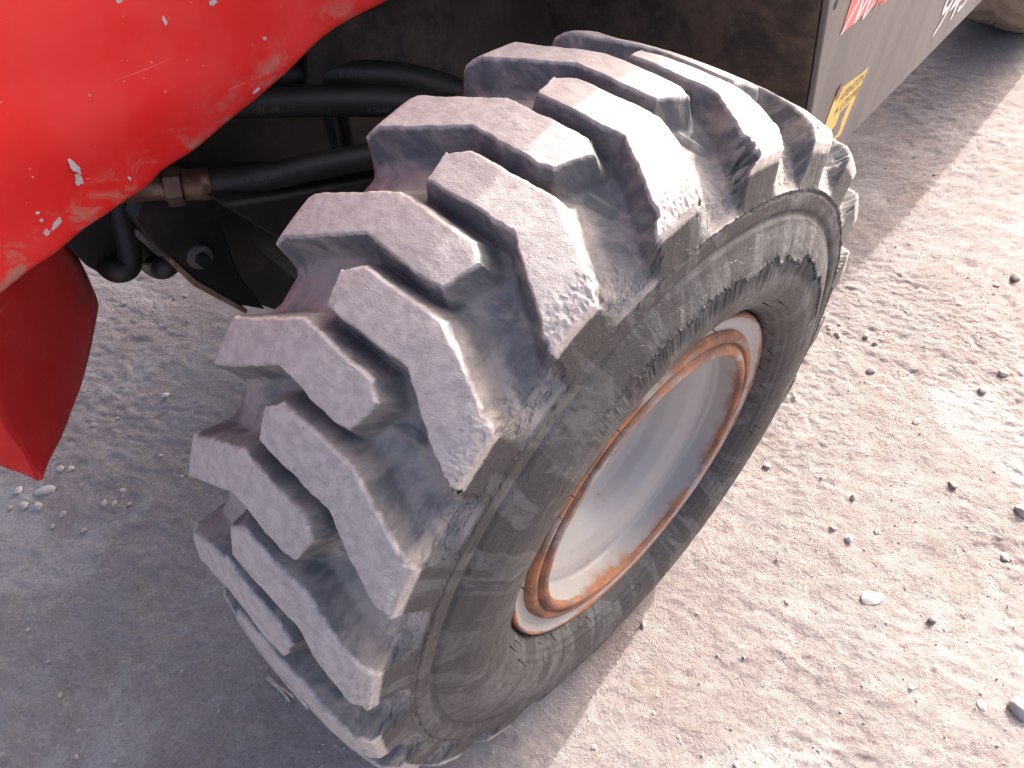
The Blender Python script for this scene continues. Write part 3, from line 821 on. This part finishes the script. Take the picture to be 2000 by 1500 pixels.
for pts in ([(190, 400), (195, 470), (205, 512), (228, 530), (252, 520), (250, 480), (236, 420), (225, 360)],
            [(268, 430), (280, 490), (296, 516), (318, 524), (336, 505), (336, 470), (322, 420), (305, 370)]):
    D = 1.40 if pts[0][0] < 230 else 1.42
    hose([at_d(u, v, D + .04 * (i < 3)) for i, (u, v) in enumerate(pts)], .0185)
prism('hose_clamp_strap', [at_d(632, 230, 1.45), at_d(655, 315, 1.45), at_d(668, 312, 1.45), at_d(650, 228, 1.45)], (-.004, 0, 0), MCH, machine, .001)

# ---- red front body: side plate with a rolled free edge
XR = -.41
EP = [(-140, 690), (-60, 622), (0, 578), (60, 530), (110, 497), (160, 455), (205, 425), (250, 393), (290, 366), (318, 336), (345, 318), (385, 292), (430, 252), (500, 190), (560, 136), (610, 88), (650, 58), (700, 30), (760, 0), (860, -60), (960, -130)]
edge = catmull([at_x(u, v, XR) for u, v in EP], 8)
edge = np.array(edge); ne = len(edge)
rows = np.r_[0, .0015, .004, .008, np.linspace(.014, .7, 60)]
zc = G + .585
Vr = []; Ar = []
for r_ in rows:
    q = edge.copy()
    q[:, 2] = edge[:, 2] + r_ * (G + 1.15 - edge[:, 2]) / .7 if r_ > .008 else edge[:, 2] + r_
    q[:, 0] += -.0045 * np.exp(-(r_ / .003) ** 1.2)        # rounded-over rim
    zz = q[:, 2]
    q[:, 0] -= .15 * np.clip(zz - zc, 0, None) ** 1.35
    q[:, 0] += .004 * fbm(q[:, 1] / .25, q[:, 2] / .25, seed=19, oct=2)
    q[:, 0] += .006 * np.exp(-((zz - zc + .10 + .1 * (q[:, 1] + .3)) / .05) ** 2)
    Vr.append(q); Ar.append(np.full(ne, r_))
Vr = np.array(Vr); nr = len(rows)
back = Vr[::-1].copy(); back[..., 0] -= .006; back[-1, :, 2] += .001
Vall = np.concatenate([Vr, back], 0)
idx = np.arange(Vall.shape[0] * ne).reshape(-1, ne)
F = np.stack([idx[:-1, :-1], idx[1:, :-1], idx[1:, 1:], idx[:-1, 1:]], -1).reshape(-1, 4)
F2 = np.stack([idx[-1, :-1], idx[0, :-1], idx[0, 1:], idx[-1, 1:]], -1)
F = np.concatenate([F, F2])[:, ::-1]
Ar = np.concatenate([np.array(Ar), np.array(Ar)[::-1]], 0)
redp = mesh_np('red_side_plate', Vall.reshape(-1, 3), F, MRED, machine, True, dict(edge=Ar.reshape(-1)))
redp['label'] = 'scratched bright red body plate with mud along its edge'
# chipped paint marks
rc = np.random.default_rng(3)
def chip(u, v, a, b, rot, mat):
    c = at_x(u, v, XR + .001)
    n = 11; pts = []
    for i in range(n):
        t = 2 * math.pi * i / n; rr_ = 1 + rc.uniform(-.35, .35)
        yy = a * math.cos(t) * rr_; zz_ = b * math.sin(t) * rr_
        pts.append((c[1] + yy * math.cos(rot) - zz_ * math.sin(rot), c[2] + yy * math.sin(rot) + zz_ * math.cos(rot)))
    # drop on the plate
    def px(y, z):
        d = (Vr[..., 1] - y) ** 2 + (Vr[..., 2] - z) ** 2; return Vr[..., 0].reshape(-1)[np.argmin(d)]
    base = max(px(y, z) for y, z in pts) + .0006
    prism('paint_chip', [(base, y, z) for y, z in pts], (-.0012, 0, 0), mat, redp, 0)
MCHIP = mat_simple('grey_primer', (0.34, 0.28, 0.27), (0.42, 0.37, 0.35), 60, 0.7, 0.2)
for u, v, a, b, rot in [(142, 322, .0045, .010, .3), (152, 350, .004, .007, -.3), (323, 42, .0022, .005, .1), (513, 73, .002, .002, 0), (416, 5, .005, .003, .2),
                        (110, 436, .009, .003, .5), (92, 454, .003, .004, 0), (496, 172, .006, .0018, .2), (235, 3, .003, .002, 0), (172, 184, .0012, .0012, 0), (72, 415, .002, .002, 0), (80, 430, .002, .002, 0), (252, 348, .002, .0025, 0)]:
    chip(u, v, a, b, rot, MCHIP)

# ---- lower red plate, hanging below
T_ = at_d(75, 938, 1.42)
pA = at_d(0, 815, 1.33); pA2 = at_d(-110, 600, 1.22)
kB = at_d(120, 855, 1.46); kC = at_d(160, 750, 1.50); kD = at_d(178, 680, 1.50); kE = at_d(194, 592, 1.50); kF = at_d(170, 535, 1.46); kH = at_d(140, 478, 1.42); kG = at_d(60, 340, 1.36)
pL = at_d(-110, 872, 1.40); pM = at_d(-15, 905, 1.41)
def patch(name, P, Q_, mat, n=14, m=10, bulge=0.0, parent=None):
    """ruled surface between two polylines, with thickness"""
    P = np.array(P); Q_ = np.array(Q_)
    def rs(A_):
        d = np.r_[0, np.cumsum(np.linalg.norm(np.diff(A_, axis=0), axis=1))]; t = np.linspace(0, d[-1], n)
        return np.stack([np.interp(t, d, A_[:, j]) for j in range(3)], 1)
    P = rs(P); Q_ = rs(Q_)
    t = np.linspace(0, 1, m)[:, None, None]
    S_ = P * (1 - t) + Q_ * t
    nrm = np.cross(S_[0, -1] - S_[0, 0], S_[-1, 0] - S_[0, 0] + 1e-9); nrm /= np.linalg.norm(nrm)
    if nrm @ (CAM - S_[m // 2, n // 2]) < 0: nrm = -nrm
    S_ = S_ + nrm * bulge * np.sin(math.pi * t)
    B_ = (S_ - nrm * .008)[::-1]
    A_ = np.concatenate([S_, B_], 0); idx = np.arange(A_.shape[0] * n).reshape(-1, n)
    F = np.stack([idx[:-1, :-1], idx[1:, :-1], idx[1:, 1:], idx[:-1, 1:]], -1).reshape(-1, 4)
    F = np.concatenate([F, np.stack([idx[-1, :-1], idx[0, :-1], idx[0, 1:], idx[-1, 1:]], -1)])
    q = F[0]; fn = np.cross(A_.reshape(-1, 3)[q[1]] - A_.reshape(-1, 3)[q[0]], A_.reshape(-1, 3)[q[2]] - A_.reshape(-1, 3)[q[1]])
    if fn @ nrm < 0: F = F[:, ::-1]
    e = np.concatenate([np.broadcast_to((1 - t[..., 0]) * .25, (m, n)), np.broadcast_to((1 - t[..., 0]) * .25, (m, n))[::-1]])
    return mesh_np(name, A_.reshape(-1, 3), F, mat, parent or machine, True, dict(edge=e.reshape(-1)))
lower = patch('lower_red_plate', [pA2, pA, at_d(45, 880, 1.385), T_], [kG, kH, kF, kE, kD, kC, kB, T_ + np.array([0, 0.002, 0.001])], MRED_SHADED, 30, 14, .006)
lower['label'] = 'lower red plate hanging to a point, shade painted into its red'
lip = patch('folded_lip', [pA2 + np.array([.001, -.001, 0]), pA + np.array([.001, -.001, 0]), at_d(45, 882, 1.383), T_ + np.array([.001, -.001, 0])], [pL, pM, at_d(35, 922, 1.415), T_ + np.array([0, 0, -.001])], MRED, 24, 8, .002, lower)
lip['label'] = 'folded edge of the lower plate in the red without painted shade'

# ---- rear wheel
def rear_wheel():
    R2 = .535; yc = 3.24; xc = -.40; hw = .20
    nseg = 360; prof = []
    for s_ in np.linspace(-1, 1, 41):
        prof.append((s_ * hw, R2 - .035 * abs(s_) ** 3.2))
    prof = [(-hw * .9, .29), (-hw * 1.08, .37), (-hw * 1.04, .45)] + prof + [(hw * 1.04, .45), (hw * 1.08, .37), (hw * .98, .30), (hw * .86, .28)]
    prof = np.array(prof); n = len(prof)
    t = np.linspace(0, 2 * math.pi, nseg, endpoint=False)
    P_, T = np.meshgrid(np.arange(n), t, indexing='ij')
    x = prof[P_, 0]; r = prof[P_, 1]
    ph = (T * 21 / (2 * math.pi) + np.abs(x) * 4.2 + (x > 0) * .5) % 1.0
    lug = sstep(.10, .22, ph) * (1 - sstep(.62, .74, ph)) * (np.abs(x) < hw * 1.03)
    r = r - .016 * (1 - lug) * (r > .46) + .002 * fbm(x / .03, T * 12, seed=4)
    V = np.stack([x, r * np.sin(T), r * np.cos(T)], -1).reshape(-1, 3)
    rot = math.atan2(-PV[0], PV[1]); c, s = math.cos(rot), math.sin(rot)
    V = V @ np.array([[c, s, 0], [-s, c, 0], [0, 0, 1]]) + np.array([xc, yc, G])
    V[:, 2] = np.maximum(V[:, 2], -.003)
    idx = np.arange(n * nseg).reshape(n, nseg); nx_ = np.roll(idx, -1, 1)
    F = np.stack([idx[:-1], nx_[:-1], nx_[1:], idx[1:]], -1).reshape(-1, 4)
    o = mesh_np('rear_tyre', V, F, MREAR, machine)
    o['label'] = 'mud coated rear tyre behind the grey side panel'
rear_wheel()

# ------------------------------------------------------------------ stones and litter on the ground
rs_ = np.random.default_rng(21)
def ico(sub):
    import bmesh
    bm = bmesh.new(); bmesh.ops.create_icosphere(bm, subdivisions=sub, radius=1.0)
    V = np.array([v.co[:] for v in bm.verts]); F = np.array([[v.index for v in f.verts] for f in bm.faces]); bm.free(); return V, F
IV, IF = ico(3); JV, JF = ico(1)
def stone(u, v, size, label, mat=None, flat=.6, elong=1.3, name='stone', cat='stone', group=None, rot=None):
    p = at_z(u, v, 0)
    seed = int(rs_.integers(1e6))
    n = fbm(IV[:, 0] * 1.1 + 5, IV[:, 1] * 1.1, IV[:, 2] * 1.1 + 3, seed=seed, oct=3, gain=.55)
    # facet the pebble with a few cutting planes
    W_ = IV * (1 + .38 * n[:, None])
    for _ in range(7):
        d = rs_.normal(size=3); d /= np.linalg.norm(d); lim = rs_.uniform(.6, .85)
        q = W_ @ d; W_ = W_ - np.clip(q - lim, 0, None)[:, None] * d * .85
    size = size * .85; W_ = W_ * np.array([size * elong, size, size * flat]) * .5
    o = mesh_np(name, W_, IF, mat or MSTONE, None, True)
    gh = float(ground_height(np.array([p[0]]), np.array([p[1]]))[0])
    o.location = (p[0], p[1], gh + size * flat * .18)
    o.rotation_euler = (0, 0, rs_.uniform(0, 6.28) if rot is None else rot)
    top(o, label, cat, 'loose stones and clods lying on the ground'); return o
stone(87, 958, .036, 'largest pale pebble of the cluster just under the tip of the red plate', elong=1.5, flat=.5, rot=.9)
stone(118, 916, .020, 'small brownish pebble right beside the tip of the red plate', MSTONEB)
stone(137, 914, .020, 'small grey pebble second to the right of the red plate tip', elong=1.1)
stone(75, 990, .024, 'round pebble below the largest pebble of the cluster', MSTONE, elong=1.2)
stone(47, 988, .024, 'squarish pebble at lower left of the pebble cluster', MSTONE)
stone(18, 992, .014, 'tiny pebble at the left frame edge below the cluster', MSTONEB)
stone(33, 958, .022, 'angular pebble at the left of the largest pebble', MSTONE, elong=1.4)
stone(122, 1003, .018, 'lone pebble on the shaded ground right of the pebble cluster', MSTONEB)
stone(103, 1028, .012, 'smaller lone pebble under the pebble cluster', MSTONE)
stone(162, 1034, .014, 'dark ringed pebble furthest right below the cluster', MSTONEB)
stone(205, 985, .018, 'flat clod half way between the pebble cluster and the tyre', MSTONEB)
stone(224, 985, .015, 'light clod touching the flat clod left of the tyre', MSTONE)
stone(240, 958, .015, 'clod above the light clod left of the tyre', MSTONEB)
stone(325, 773, .020, 'single whitish pebble on shaded ground between red plate and tyre', MSTONEW, elong=1.05, flat=.8)
stone(182, 828, .017, 'reddish pebble on shaded ground right of the lower red plate', MSTONEB)
stone(362, 578, .016, 'pebble on shaded ground just under the chassis bracket', MSTONE)
stone(313, 890, .012, 'small pebble in shade near the lowest inner lug', MSTONE)
stone(355, 930, .012, 'small pebble in shade right next to the tyre', MSTONEB)
stone(1637, 655, .020, 'upper brown clod of the trio on sunlit ground by the tyre', MSTONEB, flat=.8)
stone(1620, 642, .014, 'smallest clod of the trio on sunlit ground by the tyre', MSTONEB, flat=.8)
stone(1640, 634, .013, 'topmost crumb above the trio of clods by the tyre', MSTONEB, flat=.8)
stone(1691, 657, .019, 'clod right of the trio on sunlit ground', MSTONE, flat=.8)
stone(1709, 671, .015, 'small clod following the row of clods to the right', MSTONEB, flat=.8)
stone(1700, 724, .026, 'tall brown clod casting a shadow below the row of clods', MSTONEB, flat=.9)
stone(1789, 824, .022, 'flat clod alone in the middle of the sunlit ground', MSTONEB, flat=.6)
stone(1920, 762, .022, 'dark clod near the right frame edge', MSTONEB, flat=.9)
stone(1960, 730, .026, 'broad crumbly clod at the right frame edge', MSTONEB, flat=.7)
stone(1985, 540, .034, 'brown lump cut by the right frame edge below the shadow line', MSTONEB, flat=.7)
stone(1948, 556, .020, 'clod left of the lump at the right frame edge', MSTONEB)
stone(1498, 909, .016, 'pebble on sunlit ground right beside the lower sidewall', MSTONE, flat=.8)
stone(1667, 970, .016, 'pebble with a clear shadow at centre of the sunlit ground', MSTONEB, flat=.9)
stone(1861, 948, .020, 'pinkish pebble with a broad shadow on sunlit ground', MSTONEB, flat=.9, elong=1.5)
stone(1659, 1051, .020, 'pale angular pebble in the middle of the sunlit ground', MSTONEW, flat=.8)
stone(1627, 1031, .016, 'greyish pebble at upper left of the pale angular pebble', MSTONE, flat=.8)
stone(1714, 1036, .014, 'half buried pebble right of the pale angular pebble', MSTONEB)
stone(1963, 1085, .020, 'flat grey pebble near the right frame edge', MSTONE, flat=.7)
stone(1995, 1000, .030, 'whitish lump cut by the right frame edge', MSTONE, flat=.9)
stone(1700, 1168, .034, 'thin flat stone chip lying on sunlit ground', MSTONE, flat=.35, elong=1.9, rot=.9)
stone(1538, 1176, .012, 'small brown pebble left of the thin flat chip', MSTONEB)
stone(1823, 1210, .018, 'dark clod on the brown patch of sunlit ground', MSTONEB, flat=.9)
stone(1780, 1343, .014, 'white pebble at the left edge of the brown patch', MSTONEW, flat=.8)
stone(1918, 1376, .020, 'bright white chip near the lower right corner', MSTONEW, flat=.5, elong=1.4)
stone(1994, 1385, .046, 'large stone cut by the right frame edge near the lower corner', MSTONE, flat=.7)
stone(1257, 1222, .014, 'small pebble on sunlit ground just below the tyre shadow edge', MSTONEB, flat=.9)
stone(1160, 1060 + 400, .012, 'pebble near the bottom frame edge in sunlight', MSTONEB)

# twig
tw = []
p = at_z(525, 1325, 0); q = at_z(572, 1368, 0)
dv = (q - p); L = np.linalg.norm(dv); dv /= L; sd_ = np.array([-dv[1], dv[0], 0])
twig = bpy.data.objects.new('twig', None); COL.objects.link(twig)
top(twig, 'flat split twig lying on shaded ground beside the bottom of the tyre', 'twig')
for o_, w0, w1 in ((-.0028, .0022, .0030), (.0024, .0020, .0028)):
    path = [p + dv * L * t + sd_ * (o_ * (0.4 + t) + .0012 * math.sin(t * 7 + o_ * 900)) + np.array([0, 0, .0045]) for t in np.linspace(0, 1, 12)]
    tube('split_strand', path, [w0 + (w1 - w0) * t for t in np.linspace(0, 1, 12)], MWOOD, twig, 8)

# gravel crumbs: nobody could count them
def crumbs(n, name, mat, label, xr, yr, smin, smax, seed, clus=0.35):
    g = np.random.default_rng(seed)
    x = g.uniform(*xr, n * 3); y = g.uniform(*yr, n * 3)
    dn = .5 + .5 * fbm(x / .11, y / .11, seed=seed, oct=3)
    ok = np.where(g.uniform(size=n * 3) < (dn ** 3) * 3 * clus + .10)[0][:n]
    x = x[ok]; y = y[ok]; n = len(ok)
    inside = (np.abs(x + .02) < .19) & (np.abs(y) < .25)
    x = x[~inside]; y = y[~inside]; n = len(x)
    s = smin + (smax - smin) * g.uniform(size=n) ** 3
    z = ground_height(x, y)
    a = g.uniform(0, 6.28, n)
    base = JV * (1 + .0)
    V = base[None] * (s[:, None, None] * .5) * (1 + g.uniform(-.35, .35, (n, len(base), 1))) * g.uniform(.6, 1.3, (n, 1, 3))
    ca, sa = np.cos(a)[:, None], np.sin(a)[:, None]
    V = np.stack([V[..., 0] * ca - V[..., 1] * sa, V[..., 0] * sa + V[..., 1] * ca, V[..., 2] * .8], -1)
    V += np.stack([x, y, z + s * .18], -1)[:, None]
    F = (JF[None] + (np.arange(n) * len(base))[:, None, None]).reshape(-1, 3)
    o = mesh_np(name, V.reshape(-1, 3), F, mat, None, False)
    o['kind'] = 'stuff'; o['label'] = label; o['category'] = 'gravel'
crumbs(2600, 'gravel', MSTONE, 'fine pale gravel crumbs strewn over the sunlit dusty ground', (-.1, 1.0), (-.6, 1.6), .0015, .0065, 5)
crumbs(600, 'gravel', MSTONEB, 'fine brown soil crumbs strewn over the sunlit dusty ground', (-.1, 1.0), (-.6, 1.6), .0015, .007, 6)
crumbs(2600, 'gravel', MSTONEB, 'fine soil crumbs on the packed shaded ground', (-2.2, -.05), (-1.2, 2.2), .002, .010, 7, .2)
